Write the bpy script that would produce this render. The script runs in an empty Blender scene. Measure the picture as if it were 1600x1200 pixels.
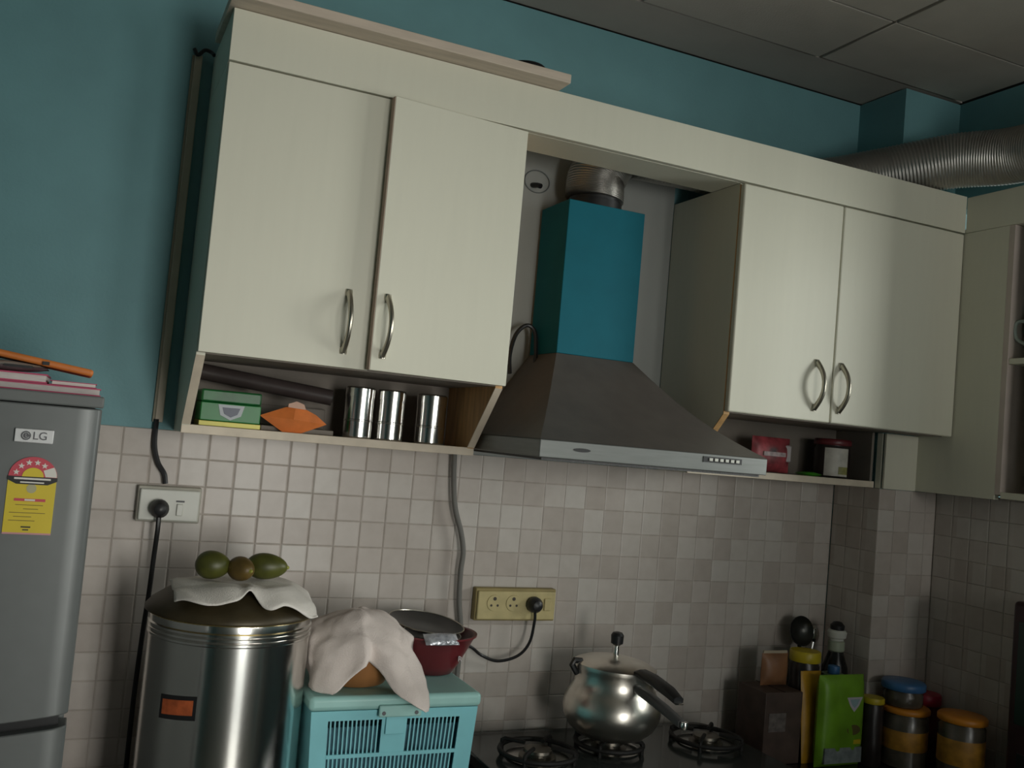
import bpy, math, random
from mathutils import Vector, Matrix
random.seed(7)
scene = bpy.context.scene
COL = scene.collection

# ------------------------------------------------------------------ camera
def look(yaw, pitch, roll):
    w = Vector((-math.sin(yaw)*math.cos(pitch), math.cos(yaw)*math.cos(pitch), math.sin(pitch)))
    r = Vector((math.cos(yaw), math.sin(yaw), 0)); u = r.cross(w)
    c, s = math.cos(roll), math.sin(roll)
    r2 = r*c + u*s; u2 = u*c - r*s
    return Matrix((r2, u2, -w)).transposed()
cam_d = bpy.data.cameras.new('camera'); cam = bpy.data.objects.new('camera', cam_d); COL.objects.link(cam)
cam_d.sensor_width = 36; cam_d.lens = 36*1495/1600; cam_d.clip_start = .02
cam.matrix_world = Matrix.Translation((-.0143, -2.3064, 1.6306)) @ look(-.422, .0581, .0887).to_4x4()
scene.camera = cam

# ------------------------------------------------------------------ light
world = bpy.data.worlds.new('world'); scene.world = world; world.use_nodes = True
bg = world.node_tree.nodes['Background']; bg.inputs[0].default_value = (.95, 1, .97, 1); bg.inputs[1].default_value = .85
WIN = (-.77, -1.62, 1.50, 2.40)       # window_1 in the right wall: y far, y near, z low, z high
FILL_WIN = (1.62, 2.30, 1.50, 2.45)       # fill_window added for fill light, in the wall behind the camera: x0, x1, z0, z1
DOOR = (.60, 1.28, 0.0, 2.1)         # open doorway in the wall behind the camera: x0, x1, z0, z1
def area(name, loc, direction, sx, sy, power, color):
    l = bpy.data.lights.new(name, 'AREA'); l.shape = 'RECTANGLE'; l.size = sx; l.size_y = sy
    l.energy = power; l.color = color
    o = bpy.data.objects.new(name, l); COL.objects.link(o); o.location = loc
    o.rotation_euler = Vector(direction).to_track_quat('-Z', 'Y').to_euler()
    return o
# open sky outside, reaching the room through window_1 and the doorway
area('outdoor_daylight', (4.4, -2.2, 2.05), (-4.0, 1.88, -.15), 1.7, 1.7, 125, (.97, 1, .95))
area('doorway_daylight', (1.38, -5.5, 1.35), (-.2, 1, 0), 1.3, 2.0, 100, (1, .99, .93))
area('added_rear_fill', (3.3, -5.5, 2.0), (-.5, 1, -.03), 1.3, 1.5, 60, (1, .99, .93))  # added fill lamp shining in through the made-up rear opening
scene.view_settings.view_transform = 'Standard'; scene.view_settings.look = 'None'
scene.view_settings.gamma = 1; scene.view_settings.use_curve_mapping = False
scene.view_settings.exposure = 0

# ------------------------------------------------------------------ materials
MATS = {}
def mat(name, c, rough=.5, metal=0, var=.06, scale=14, bump=0, bscale=80, coat=0, stretch=(1,1,1), spec=.5, alpha=1, trans=0):
    if name in MATS: return MATS[name]
    m = bpy.data.materials.new(name); m.use_nodes = True; MATS[name] = m
    nt = m.node_tree; b = nt.nodes['Principled BSDF']
    b.inputs['Roughness'].default_value = rough; b.inputs['Metallic'].default_value = metal
    b.inputs['Specular IOR Level'].default_value = spec
    if coat: b.inputs['Coat Weight'].default_value = coat; b.inputs['Coat Roughness'].default_value = .12
    if trans: b.inputs['Transmission Weight'].default_value = trans
    tc = nt.nodes.new('ShaderNodeTexCoord'); mp = nt.nodes.new('ShaderNodeMapping'); mp.inputs['Scale'].default_value = stretch
    nt.links.new(tc.outputs['Object'], mp.inputs[0])
    n = nt.nodes.new('ShaderNodeTexNoise'); n.inputs['Scale'].default_value = scale; n.inputs['Detail'].default_value = 5
    nt.links.new(mp.outputs[0], n.inputs['Vector'])
    r = nt.nodes.new('ShaderNodeValToRGB')
    r.color_ramp.elements[0].position = .3; r.color_ramp.elements[1].position = .7
    r.color_ramp.elements[0].color = tuple(max(0, x*(1-var)) for x in c)+(1,)
    r.color_ramp.elements[1].color = tuple(min(1, x*(1+var)) for x in c)+(1,)
    nt.links.new(n.outputs[0], r.inputs[0]); nt.links.new(r.outputs[0], b.inputs['Base Color'])
    if bump:
        n2 = nt.nodes.new('ShaderNodeTexNoise'); n2.inputs['Scale'].default_value = bscale; n2.inputs['Detail'].default_value = 4
        nt.links.new(mp.outputs[0], n2.inputs['Vector'])
        bp = nt.nodes.new('ShaderNodeBump'); bp.inputs['Strength'].default_value = bump; bp.inputs['Distance'].default_value = .004
        nt.links.new(n2.outputs[0], bp.inputs['Height']); nt.links.new(bp.outputs[0], b.inputs['Normal'])
    return m

def tile_material():
    m = bpy.data.materials.new('glazed_tile'); m.use_nodes = True
    nt = m.node_tree; b = nt.nodes['Principled BSDF']
    b.inputs['Roughness'].default_value = .3; b.inputs['Specular IOR Level'].default_value = .3
    g = nt.nodes.new('ShaderNodeNewGeometry')
    mp = nt.nodes.new('ShaderNodeVectorMath'); mp.operation = 'MULTIPLY_ADD'
    mp.inputs[1].default_value = (16, 16, 16); mp.inputs[2].default_value = (-6.336+.0, .3, -24.352+.0)
    nt.links.new(g.outputs['Position'], mp.inputs[0])
    fl = nt.nodes.new('ShaderNodeVectorMath'); fl.operation = 'FLOOR'; nt.links.new(mp.outputs[0], fl.inputs[0])
    wn = nt.nodes.new('ShaderNodeTexWhiteNoise'); nt.links.new(fl.outputs[0], wn.inputs['Vector'])
    r = nt.nodes.new('ShaderNodeValToRGB')
    r.color_ramp.elements[0].color = (.47, .415, .37, 1); r.color_ramp.elements[1].color = (.59, .55, .505, 1)
    e = r.color_ramp.elements.new(.5); e.color = (.54, .485, .44, 1)
    nt.links.new(wn.outputs['Value'], r.inputs[0])
    # marbled cloudiness in the glaze
    n = nt.nodes.new('ShaderNodeTexNoise'); n.inputs['Scale'].default_value = 30; n.inputs['Detail'].default_value = 3
    nt.links.new(g.outputs['Position'], n.inputs['Vector'])
    mx = nt.nodes.new('ShaderNodeMixRGB'); mx.blend_type = 'SOFT_LIGHT'; mx.inputs[0].default_value = .22
    nt.links.new(r.outputs[0], mx.inputs[1]); nt.links.new(n.outputs['Fac'], mx.inputs[2])
    nt.links.new(mx.outputs[0], b.inputs['Base Color'])
    bp = nt.nodes.new('ShaderNodeBump'); bp.inputs['Strength'].default_value = .12; bp.inputs['Distance'].default_value = .003
    nt.links.new(n.outputs['Fac'], bp.inputs['Height']); nt.links.new(bp.outputs[0], b.inputs['Normal'])
    return m
TILE = tile_material()
TEAL = mat('teal_paint', (.155, .335, .36), .55, var=.07, scale=5, bump=.15, bscale=140)
GROUT = mat('grout', (.44, .39, .345), .9, var=.2, scale=30)
LAM = mat('white_laminate', (.68, .665, .55), .42, var=.012, scale=9, stretch=(6,6,.6), spec=.3)
EDGE = mat('beige_edge_band', (.66, .57, .45), .55, var=.1, scale=20)
PLY = mat('brown_plywood', (.58, .34, .14), .6, var=.2, scale=8, stretch=(8,8,1))
PLYBACK = mat('dull_backboard', (.22, .19, .16), .7, var=.15, scale=6)
STEEL = mat('polished_steel', (.72, .71, .68), .18, 1, var=.03, scale=10)
SATIN = mat('satin_nickel', (.50, .47, .40), .3, 1, var=.05)
HOODM = mat('grey_hood_enamel', (.105, .092, .082), .5, .1, var=.1, scale=18, bump=.05)
HOODLIP = mat('brushed_hood_lip', (.20, .21, .20), .42, .3, var=.08, scale=12, stretch=(1,1,12))
TEALBOX = mat('bright_teal_enamel', (.005, .125, .17), .55, var=.05, spec=.15)
BLACK = mat('black_plastic', (.012, .012, .013), .4, var=.2)
DARK = mat('dark_void', (.02, .018, .016), .7)
GRANITE = mat('black_granite', (.016, .017, .017), .18, var=.5, scale=90)
CEIL = mat('ceiling_board', (.46, .42, .37), .85, var=.05, scale=9, bump=.2, bscale=220)
CEILBORDER = mat('ceiling_plaster', (.40, .36, .32), .85, var=.06, scale=5)
FLOORM = mat('floor_stone', (.40, .37, .32), .35, var=.12, scale=6)
WALLW = mat('wall_distemper', (.45, .50, .47), .7, var=.06, scale=4)
WOOD = mat('door_wood', (.22, .12, .06), .5, var=.2, scale=6, stretch=(8,8,1))
WHITE = mat('white_plastic', (.62, .62, .56), .4, var=.04)
CREAM = mat('yellowed_plastic', (.55, .46, .22), .45, var=.12, scale=25)
FRIDGE = mat('silver_fridge_enamel', (.15, .16, .157), .4, .2, var=.03, scale=40)
CAP = mat('fridge_cap_plastic', (.15, .16, .155), .5, var=.05)

# ------------------------------------------------------------------ mesh helper
OFF = {}
class M:
    def __init__(s): s.v = []; s.f = []
    def add(s, vs, fs):
        k = len(s.v); s.v += [tuple(x) for x in vs]; s.f += [tuple(i+k for i in f) for f in fs]; return s
    def box(s, x0, x1, y0, y1, z0, z1):
        x0, x1 = sorted((x0, x1)); y0, y1 = sorted((y0, y1)); z0, z1 = sorted((z0, z1))
        return s.add([(x0,y0,z0),(x1,y0,z0),(x1,y1,z0),(x0,y1,z0),(x0,y0,z1),(x1,y0,z1),(x1,y1,z1),(x0,y1,z1)],
                     [(3,2,1,0),(4,5,6,7),(0,1,5,4),(1,2,6,5),(2,3,7,6),(3,0,4,7)])
    def prism(s, pts, axis, a, b):
        """closed polygon pts (2-D) extruded along axis from a to b"""
        def P(p, t): return (t,p[0],p[1]) if axis == 0 else (p[0],t,p[1]) if axis == 1 else (p[0],p[1],t)
        n = len(pts); vs = [P(p,a) for p in pts]+[P(p,b) for p in pts]
        fs = [tuple(range(n))[::-1], tuple(range(n,2*n))]+[(i,(i+1)%n,n+(i+1)%n,n+i) for i in range(n)]
        return s.add(vs, fs)
    def lathe(s, c, prof, seg=32, squash=1, tilt=None):
        vs = []; fs = []; n = len(prof)
        R = Matrix.Identity(3) if tilt is None else tilt
        for (r, z) in prof:
            for k in range(seg):
                a = 2*math.pi*k/seg
                p = R @ Vector((r*math.cos(a), r*math.sin(a)*squash, z))
                vs.append((c[0]+p.x, c[1]+p.y, c[2]+p.z))
        for i in range(n-1):
            for k in range(seg):
                k2 = (k+1) % seg
                fs.append((i*seg+k, i*seg+k2, (i+1)*seg+k2, (i+1)*seg+k))
        fs.append(tuple(range(seg))[::-1]); fs.append(tuple(range((n-1)*seg, n*seg)))
        return s.add(vs, fs)
    def tube(s, path, rad, seg=10, flat=1.0, ref=(0,0,1)):
        P = [Vector(p) for p in path]; n = len(P)
        T = [(P[min(i+1,n-1)]-P[max(i-1,0)]).normalized() for i in range(n)]
        u = T[0].cross(Vector(ref))
        if u.length < 1e-3: u = T[0].cross(Vector((1,0,0)))
        u.normalize(); vs = []; fs = []
        for i in range(n):
            u = (u - T[i]*u.dot(T[i])).normalized(); v = T[i].cross(u)
            r = rad[i] if hasattr(rad, '__len__') else rad
            for k in range(seg):
                a = 2*math.pi*k/seg
                vs.append(P[i]+u*(r*math.cos(a))+v*(r*flat*math.sin(a)))
        for i in range(n-1):
            for k in range(seg):
                k2 = (k+1) % seg
                fs.append((i*seg+k, i*seg+k2, (i+1)*seg+k2, (i+1)*seg+k))
        fs.append(tuple(range(seg))[::-1]); fs.append(tuple(range((n-1)*seg, n*seg)))
        return s.add(vs, fs)
    def grid(s, fn, nu, nv):
        vs = [fn(i/nu, j/nv) for i in range(nu+1) for j in range(nv+1)]
        fs = [(i*(nv+1)+j, (i+1)*(nv+1)+j, (i+1)*(nv+1)+j+1, i*(nv+1)+j+1) for i in range(nu) for j in range(nv)]
        return s.add(vs, fs)
    def xf(s, fn): s.v = [tuple(fn(Vector(p))) for p in s.v]; return s
    def build(s, name, m, parent=None, bevel=0, smooth=35, solid=0, sub=0, label=None, kind=None, bseg=2):
        o0 = OFF.get(parent.name, Vector()) if parent else Vector()
        me = bpy.data.meshes.new(name); me.from_pydata([tuple(Vector(p)-o0) for p in s.v], [], s.f)
        me.validate(); me.update()
        import bmesh
        bm = bmesh.new(); bm.from_mesh(me); bmesh.ops.recalc_face_normals(bm, faces=bm.faces); bm.to_mesh(me); bm.free()
        me.materials.append(m)
        o = bpy.data.objects.new(name, me); COL.objects.link(o)
        if parent: o.parent = parent; OFF[o.name] = o0
        else: OFF[o.name] = Vector()
        if smooth:
            me.shade_smooth(); me.set_sharp_from_angle(angle=math.radians(smooth))
        if solid: d = o.modifiers.new('s', 'SOLIDIFY'); d.thickness = solid; d.offset = 0
        if bevel:
            d = o.modifiers.new('b', 'BEVEL'); d.width = bevel; d.segments = bseg; d.limit_method = 'ANGLE'; d.angle_limit = math.radians(40)
        if sub: d = o.modifiers.new('u', 'SUBSURF'); d.levels = sub; d.render_levels = sub
        if label: o['label'] = label
        if kind: o['kind'] = kind
        return o
def spline(pts, n=12):
    P = [Vector(p) for p in pts]; P = [P[0]*2-P[1]]+P+[P[-1]*2-P[-2]]; out = []
    for i in range(1, len(P)-2):
        for k in range(n):
            t = k/n; a, b, c, d = P[i-1], P[i], P[i+1], P[i+2]
            out.append(.5*((2*b)+(c-a)*t+(2*a-5*b+4*c-d)*t*t+(3*b-a-3*c+d)*t**3))
    out.append(P[-2]); return out
def thing(name, loc, label, cat, group=None):
    o = bpy.data.objects.new(name, None); COL.objects.link(o); o.location = loc; o.empty_display_size = .05
    OFF[o.name] = Vector(loc); tag(o, label, cat, group); return o
def tag(o, label, cat, group=None):
    o['label'] = label; o['category'] = cat
    if group: o['group'] = group
    return o
def struct(o): o['kind'] = 'structure'; return o
def text_mesh(txt, size, loc, m, name, parent, depth=.0004, label=None):
    c = bpy.data.curves.new('t', 'FONT'); c.body = txt; c.size = size; c.extrude = depth; c.align_x = 'CENTER'; c.align_y = 'CENTER'
    t = bpy.data.objects.new('t', c); COL.objects.link(t)
    me = bpy.data.meshes.new_from_object(t); bpy.data.objects.remove(t); bpy.data.curves.remove(c)
    R = Matrix.Rotation(math.pi/2, 4, 'X'); off = OFF[parent.name]
    me.transform(Matrix.Translation(Vector(loc)-off) @ R); me.materials.clear(); me.materials.append(m)
    o = bpy.data.objects.new(name, me); COL.objects.link(o); o.parent = parent; OFF[o.name] = off
    if label: o['label'] = label
    return o

# ------------------------------------------------------------------ measures (metres)
P_ = .0625; TZ = 1.522; TX = .396                       # tile pitch and grid
XL, X1, X2, X3, X4, X5 = .189, .530, .8625, 1.482, 1.817, 2.2755
ZT, ZD, ZB = 2.453, 2.345, 1.7526
YD = -.3215; YC = -.302                                  # door face, carcass front
ZS = 1.585                                               # underside of open shelves
XC, DC, XR, ZC = 2.148, .1875, 2.376, 2.792               # corner column, right wall, ceiling
CT = .81                                                 # worktop height
XW, YF = -1.35, -3.45                                    # left wall, wall behind the camera

# ------------------------------------------------------------------ setting
struct(M().box(XW-.15, XR+.3, YF-.15, .15, -.1, 0).build('floor', FLOORM))
wall_back = struct(M().box(XW-.15, XR+.3, .006, .15, 0, ZC).build('wall_back', TEAL))
M().box(XW, XC, .0018, .0065, 0, TZ+P_-.001).build('grout_bed', GROUT, wall_back)
struct(M().box(XW-.15, XW, YF, .006, 0, ZC).build('wall_left', TEAL))
m = M()
m.box(XW-.15, DOOR[0], YF-.15, YF, 0, ZC).box(DOOR[1], FILL_WIN[0], YF-.15, YF, 0, ZC).box(FILL_WIN[1], XR+.3, YF-.15, YF, 0, ZC).box(FILL_WIN[0], FILL_WIN[1], YF-.15, YF, 0, FILL_WIN[2]).box(FILL_WIN[0], FILL_WIN[1], YF-.15, YF, FILL_WIN[3], ZC).box(DOOR[0], DOOR[1], YF-.15, YF, DOOR[3], ZC)
struct(m.build('wall_front', WALLW))
m = M(); t = .05
m.box(DOOR[0]-t, DOOR[0], YF-.02, YF+.03, 0, DOOR[3]+t).box(DOOR[1], DOOR[1]+t, YF-.02, YF+.03, 0, DOOR[3]+t).box(DOOR[0], DOOR[1], YF-.02, YF+.03, DOOR[3], DOOR[3]+t)
struct(m.build('door_1', WOOD, bevel=.004))
fill_win = struct(M().box(FILL_WIN[0]-.03, FILL_WIN[0]+.02, YF-.05, YF+.02, FILL_WIN[2]-.03, FILL_WIN[3]+.03).box(FILL_WIN[1]-.02, FILL_WIN[1]+.03, YF-.05, YF+.02, FILL_WIN[2]-.03, FILL_WIN[3]+.03)
     .box(FILL_WIN[0], FILL_WIN[1], YF-.05, YF+.02, FILL_WIN[3]-.02, FILL_WIN[3]+.03).box(FILL_WIN[0], FILL_WIN[1], YF-.05, YF+.03, FILL_WIN[2]-.03, FILL_WIN[2]+.02).build('fill_window', WOOD, bevel=.003))  # frame of the unseen opening added to let fill light in
M().box((FILL_WIN[0]+FILL_WIN[1])/2-.015, (FILL_WIN[0]+FILL_WIN[1])/2+.015, YF-.04, YF+.01, FILL_WIN[2]+.02, FILL_WIN[3]-.02).build('mullion', WOOD, fill_win)
# right wall with a niche for the corner shelf unit and a window
NY0, NY1, NZ0, NZ1 = -.187, -.62, 1.587, 2.453
ys = [YF, WIN[1], WIN[0], NY1, NY0, .006]; zs = [0, WIN[2], NZ0, WIN[3], NZ1, ZC]
m = M()
for i in range(5):
    for j in range(5):
        yc = (ys[i]+ys[i+1])/2; zc = (zs[j]+zs[j+1])/2
        if WIN[1] < yc < WIN[0] and WIN[2] < zc < WIN[3]: continue
        if NY1 < yc < NY0 and NZ0 < zc < NZ1: continue
        m.box(XR+.006, XR+.3, ys[i], ys[i+1], zs[j], zs[j+1])
wall_right = struct(m.build('wall_right', TEAL))
M().box(XR+.0018, XR+.0065, -.62, -DC, CT-.1, NZ0).build('grout_bed', GROUT, wall_right)
win = struct(M().box(XR+.0, XR+.06, WIN[0]-.03, WIN[0]+.01, WIN[2]-.03, WIN[3]+.03).box(XR, XR+.06, WIN[1]-.01, WIN[1]+.03, WIN[2]-.03, WIN[3]+.03)
     .box(XR, XR+.06, WIN[1], WIN[0], WIN[3]-.03, WIN[3]+.03).box(XR-.02, XR+.06, WIN[1], WIN[0], WIN[2]-.03, WIN[2]+.015).build('window_1', WOOD, bevel=.003))
M().box(XR+.005, XR+.05, (WIN[0]+WIN[1])/2-.02, (WIN[0]+WIN[1])/2+.02, WIN[2], WIN[3]).build('mullion', WOOD, win)
GLASS = mat('window_glass', (.9, .95, .95), .05)
_nt = GLASS.node_tree; _tr = _nt.nodes.new('ShaderNodeBsdfTransparent'); _mx = _nt.nodes.new('ShaderNodeMixShader'); _mx.inputs[0].default_value = .06
_nt.links.new(_tr.outputs[0], _mx.inputs[1]); _nt.links.new(_nt.nodes['Principled BSDF'].outputs[0], _mx.inputs[2]); _nt.links.new(_mx.outputs[0], _nt.nodes['Material Output'].inputs[0])
M().box(XR+.2, XR+.204, WIN[1], WIN[0], WIN[2], WIN[3]).build('pane', GLASS, win)
M().box(X2, X3, .0025, .0062, TZ+P_, 2.44).build('niche_panel', mat('pale_grey_paint', (.36,.37,.35), .6, var=.06, scale=5), wall_back, label='pale grey painted strip behind the hood')
# column in the corner
column = struct(M().box(XC+.006, XR+.006, -DC+.006, .006, 0, ZC).build('wall_column', TEAL))
M().box(XC+.0018, XR+.004, -DC+.0018, .0, 0, TZ+P_-.001).build('grout_bed', GROUT, column)
# ceiling: plaster border, then a grid of boards with shadow gaps
ceil = struct(M().box(XW-.15, XR+.3, YF-.15, .15, ZC+.016, ZC+.15).build('ceiling', DARK))
M().box(XW, XR+.006, -.187, .006, ZC+.005, ZC+.02).build('border_strip', CEILBORDER, ceil)
gx = [XW, -.6, 0, .6, 1.2, 1.80, XR]; gy = [-.192, -.475, -1.07, -1.67, -2.27, -2.87, YF]
for i in range(len(gx)-1):
    for j in range(len(gy)-1):
        g = .0075
        gy0 = .006 if j else .014
        M().box(gx[i]+g*.8, gx[i+1]-g*.8, gy[j]-gy0*.6, gy[j+1]+.0018, ZC+random.uniform(0,.002), ZC+.017).build('ceiling_tile', CEIL, ceil, bevel=.0015, bseg=1)

# ---- wall tiles: one pillowed tile mesh shared by all
def tile_mesh(name, w, h, m):
    g = .0008; x0, x1, z0, z1 = g, w-g, g, h-g; ix, iz = .0030, .0016
    vs = []
    for (dx, dz, y) in ((0,0,.0024), (0,0,.0010), (ix,iz,0)):
        vs += [(x0+dx,y,z0+dz),(x1-dx,y,z0+dz),(x1-dx,y,z1-dz),(x0+dx,y,z1-dz)]
    fs = [(8,9,10,11)]
    for k in (0,4):
        for i in range(4): fs.append((k+i, k+(i+1)%4, k+4+(i+1)%4, k+4+i))
    me = bpy.data.meshes.new(name); me.from_pydata(vs, [], fs); me.materials.append(m)
    import bmesh
    bm = bmesh.new(); bm.from_mesh(me); bmesh.ops.recalc_face_normals(bm, faces=bm.faces)
    if sum(f.normal.y for f in bm.faces) > 0: bmesh.ops.reverse_faces(bm, faces=bm.faces)
    bm.to_mesh(me); bm.free()
    return me
TM = tile_mesh('tile', P_, P_, TILE)
def put_tile(parent, loc, rz=0, me=TM):
    o = bpy.data.objects.new('tile', me); COL.objects.link(o); o.parent = parent; o.location = loc
    o.rotation_euler = (random.gauss(0,.0015), 0, rz+random.gauss(0,.0018)); return o
def seen(x, z):
    if x < .015 and z < 1.6: return False                    # behind the refrigerator
    if .19 < x < .47 and z < 1.17: return False              # behind the steel drum
    if .50 < x < .93 and z < 1.0: return False               # behind the basket
    return z > .80
cells = [(k, r) for k in range(-22, 28) for r in range(0, 14)]
cells = sorted(cells, key=lambda c: (not seen(TX+(c[0]+.5)*P_, TZ-(c[1]-.5)*P_), abs(TX+c[0]*P_-.6) > 3, TX+c[0]*P_ if TX+c[0]*P_ > 0 else 99))
rest = M()
for n, (k, r) in enumerate(cells):
    x, z = TX+k*P_, TZ-r*P_
    if n < 300: put_tile(wall_back, (x, 0, z))
    else:
        rest.add([(v.co.x+x, v.co.y, v.co.z+z) for v in TM.vertices], [tuple(p.vertices) for p in TM.polygons])
o = rest.build('tile_field', TILE, wall_back, kind='stuff', smooth=0)
for r in range(0, 13):
    for j in range(3): put_tile(column, (XC, -j*P_, TZ-r*P_), -math.pi/2)
    for j in range(3): put_tile(column, (XC+j*P_, -DC, TZ-r*P_))
TM2 = tile_mesh('cut_tile', XR-XC-3*P_, P_, TILE)
for r in range(0, 13): put_tile(column, (XC+3*P_, -DC, TZ-r*P_), 0, TM2)
for r in range(0, 12):
    for j in range(7): put_tile(wall_right, (XR, -DC-.001-j*P_, TZ-r*P_), -math.pi/2)

# ------------------------------------------------------------------ wall cabinets
def handle(parent, x, y, zc, half=.062, out=.034, rot=None):
    n = 20; path = []; rad = []
    for i in range(n+1):
        t = -1+2*i/n
        path.append((x, y-out*(1-abs(t)**2.2)-.001, zc+half*t))
        rad.append(.0070+.0020*abs(t)**3)
    m = M().tube(path, rad, 10, .75, ref=(1,0,0))
    for sg in (-1, 1): m.lathe((x, y, zc+sg*half), [(.0075,-.007),(.0085,0),(.0075,.007)], 10)
    if rot: m.xf(rot)
    return m.build('handle', SATIN, parent, smooth=50, label='satin metal bow handle')
side_poly = [(0, ZS), (-.160, ZS), (-.165, ZS+.02), (YC, ZB-.008), (YC, ZD), (0, ZD)]

cab = thing('wall_cabinet', (XL, -.15, ZS), 'white double-door wall cabinet with open shelf, left of the cooker hood', 'cabinet')
T = .018
M().prism(side_poly, 0, XL, XL+T).build('side_panel', LAM, cab, bevel=.001, label='white outer side panel')
M().prism(side_poly, 0, X2-T, X2).build('side_panel', PLY, cab, bevel=.001, label='bare brown plywood side panel beside the hood')
M().box(XL+T, X2-T, -.006, YC, ZB-.004, ZB+.014).build('bottom_panel', PLYBACK, cab)
M().box(XL+T, X2-T, -.006, YC, ZD-.018, ZD-.001).build('top_panel', LAM, cab)
M().box(XL+T, X2-T, -.001, -.006, ZS+.018, ZD-.001).build('back_panel', PLYBACK, cab)
M().box(XL+T, X2-T, -.001, -.158, ZS, ZS+.017).build('shelf', EDGE, cab, bevel=.001)
M().box(XL, X2, -.1582, -.164, ZS-.001, ZS+.018).build('edge_band', EDGE, cab, bevel=.001, label='beige front edge of the open shelf')
for x in (XL, X2-T): M().add([(x,-.166,ZS+.018),(x+T,-.166,ZS+.018),(x+T,YC-.001,ZB-.008),(x,YC-.001,ZB-.008),(x,-.163,ZS+.0185),(x+T,-.163,ZS+.0185),(x+T,YC+.002,ZB-.0075),(x,YC+.002,ZB-.0075)],
                    [(0,1,2,3),(7,6,5,4),(0,4,5,1),(1,5,6,2),(2,6,7,3),(3,7,4,0)]).build('side_edge_band', EDGE, cab)
d = M().box(XL+.001, X1+.008, YD, YD+T, ZB-.002, ZD-.004).build('door', LAM, cab, bevel=.0012)
handle(d, .481, YD, 1.848)
ANG = math.radians(5.0); piv = Vector((X2-.002, YD+T, 0))
def ajar(p, a=ANG):
    q = p-piv; c, s = math.cos(a), math.sin(a)
    return Vector((piv.x+c*q.x-s*q.y, piv.y+s*q.x+c*q.y, p.z))
d = M().box(X1+.001, X2-.002, YD, YD+T, ZB-.002, ZD-.004).xf(ajar).build('door', LAM, cab, bevel=.0012, label='white door standing slightly ajar')
M().box(X1-.0004, X1+.0012, YD+.001, YD+T-.001, ZB-.001, ZD-.005).xf(ajar).build('edge_band', mat('brown_edge_band', (.45,.33,.26), .6), d)
handle(d, .556, YD, 1.846, rot=ajar)

cab2 = thing('wall_cabinet', (X3, -.15, ZS), 'white double-door wall cabinet with open shelf, right of the cooker hood', 'cabinet')
M().prism(side_poly, 0, X3, X3+T).build('side_panel', LAM, cab2, bevel=.001)
m = M(); x = X3; m.box(x, x+T, YC-.0012, YC+.001, ZB-.008, ZD-.004)
m.add([(x,-.166,ZS+.018),(x+T,-.166,ZS+.018),(x+T,YC-.001,ZB-.008),(x,YC-.001,ZB-.008),(x,-.163,ZS+.0185),(x+T,-.163,ZS+.0185),(x+T,YC+.002,ZB-.0075),(x,YC+.002,ZB-.0075)],
      [(0,1,2,3),(7,6,5,4),(0,4,5,1),(1,5,6,2),(2,6,7,3),(3,7,4,0)])
m.build('side_edge_band', PLY, cab2)
M().box(X3+T, XC-.002, -.006, YC, ZB-.004, ZB+.014).box(XC-.002, X5-.022, -DC-.012, YC, ZB-.004, ZB+.014).build('bottom_panel', PLYBACK, cab2)
M().box(X3+T, XC-.002, -.006, YC, ZD-.018, ZD-.001).box(XC-.002, X5-.022, -DC-.012, YC, ZD-.018, ZD-.001).build('top_panel', LAM, cab2)
M().box(X3+T, XC-.002, -.001, -.006, ZS+.018, ZD-.001).build('back_panel', PLYBACK, cab2)
M().box(X3+T, XC-.002, -.001, -.158, ZS, ZS+.017).build('shelf', EDGE, cab2)
M().box(XC-.012, XC-.003, -.007, -.156, ZS+.0175, ZB-.005).build('end_panel', PLYBACK, cab2)
M().box(X3, XC-.002, -.1582, -.164, ZS-.001, ZS+.018).build('edge_band', EDGE, cab2, bevel=.001)
d = M().box(X3, X4-.0015, YD, YD+T, ZB-.002, ZD-.004).build('door', LAM, cab2, bevel=.004, bseg=3); handle(d, 1.757, YD, 1.846)
d = M().box(X4+.0015, X5-.003, YD, YD+T, ZB-.002, ZD-.004).build('door', LAM, cab2, bevel=.004, bseg=3); handle(d, 1.842, YD, 1.846)

fas = thing('cabinet_fascia', ((XL+X5)/2, YD, ZD), 'long white fascia board bridging both wall cabinets above the hood', 'panel')
M().box(XL, X5-.001, YD, YD+T, ZD, ZT).build('front_board', LAM, fas, bevel=.001)
M().box(X2+.001, X3-.001, YD+T+.0005, -.178, ZD-.0005, ZD+.016).build('soffit_board', LAM, fas, bevel=.001)
M().box(XL, XL+T, YD+T+.0005, -.001, ZD+.0005, ZT).build('return_board', LAM, fas)
M().box(XL+T, XL+.66, YC+.003, -.001, ZD+.001, ZD+.012).build('brace_board', PLYBACK, fas)

cor = thing('corner_shelf_unit', (X5, -.35, NZ0), 'white corner unit with dark open shelves on the right wall', 'shelf unit')
M().box(X5, X5+T, -.182, -.468, NZ0-.002, ZD-.001).build('front_panel', LAM, cor, bevel=.001)
M().box(X5, X5+T, -.3222, -.615, ZD, ZT-.003).build('fascia', LAM, cor, bevel=.001)
M().box(XC+.0005, XC+.0056, -.165, -DC+.003, ZS-.0003, ZB-.006).build('filler_return', LAM, cor)
M().box(XC+.001, X5-.0005, -DC-.0045, -DC-.0115, ZS-.0003, ZB-.006).build('filler_panel', LAM, cor)
M().box(X5, XR+.26, -.468, -.486, NZ0+.012, ZD-.001).build('divider', mat('pinkish_edge', (.55,.47,.42), .5), cor, bevel=.001)
M().box(X5, XR+.26, -.4865, -.615, NZ0+.002, NZ0+.020).build('shelf', LAM, cor, bevel=.001)
M().box(X5+.003, XR+.26, -.4865, -.600, 1.956, 1.972).build('shelf', LAM, cor, bevel=.001)
M().box(X5+T+.001, XR+.26, -.19, -.615, ZD, ZD+.017).build('top_panel', LAM, cor)
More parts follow.
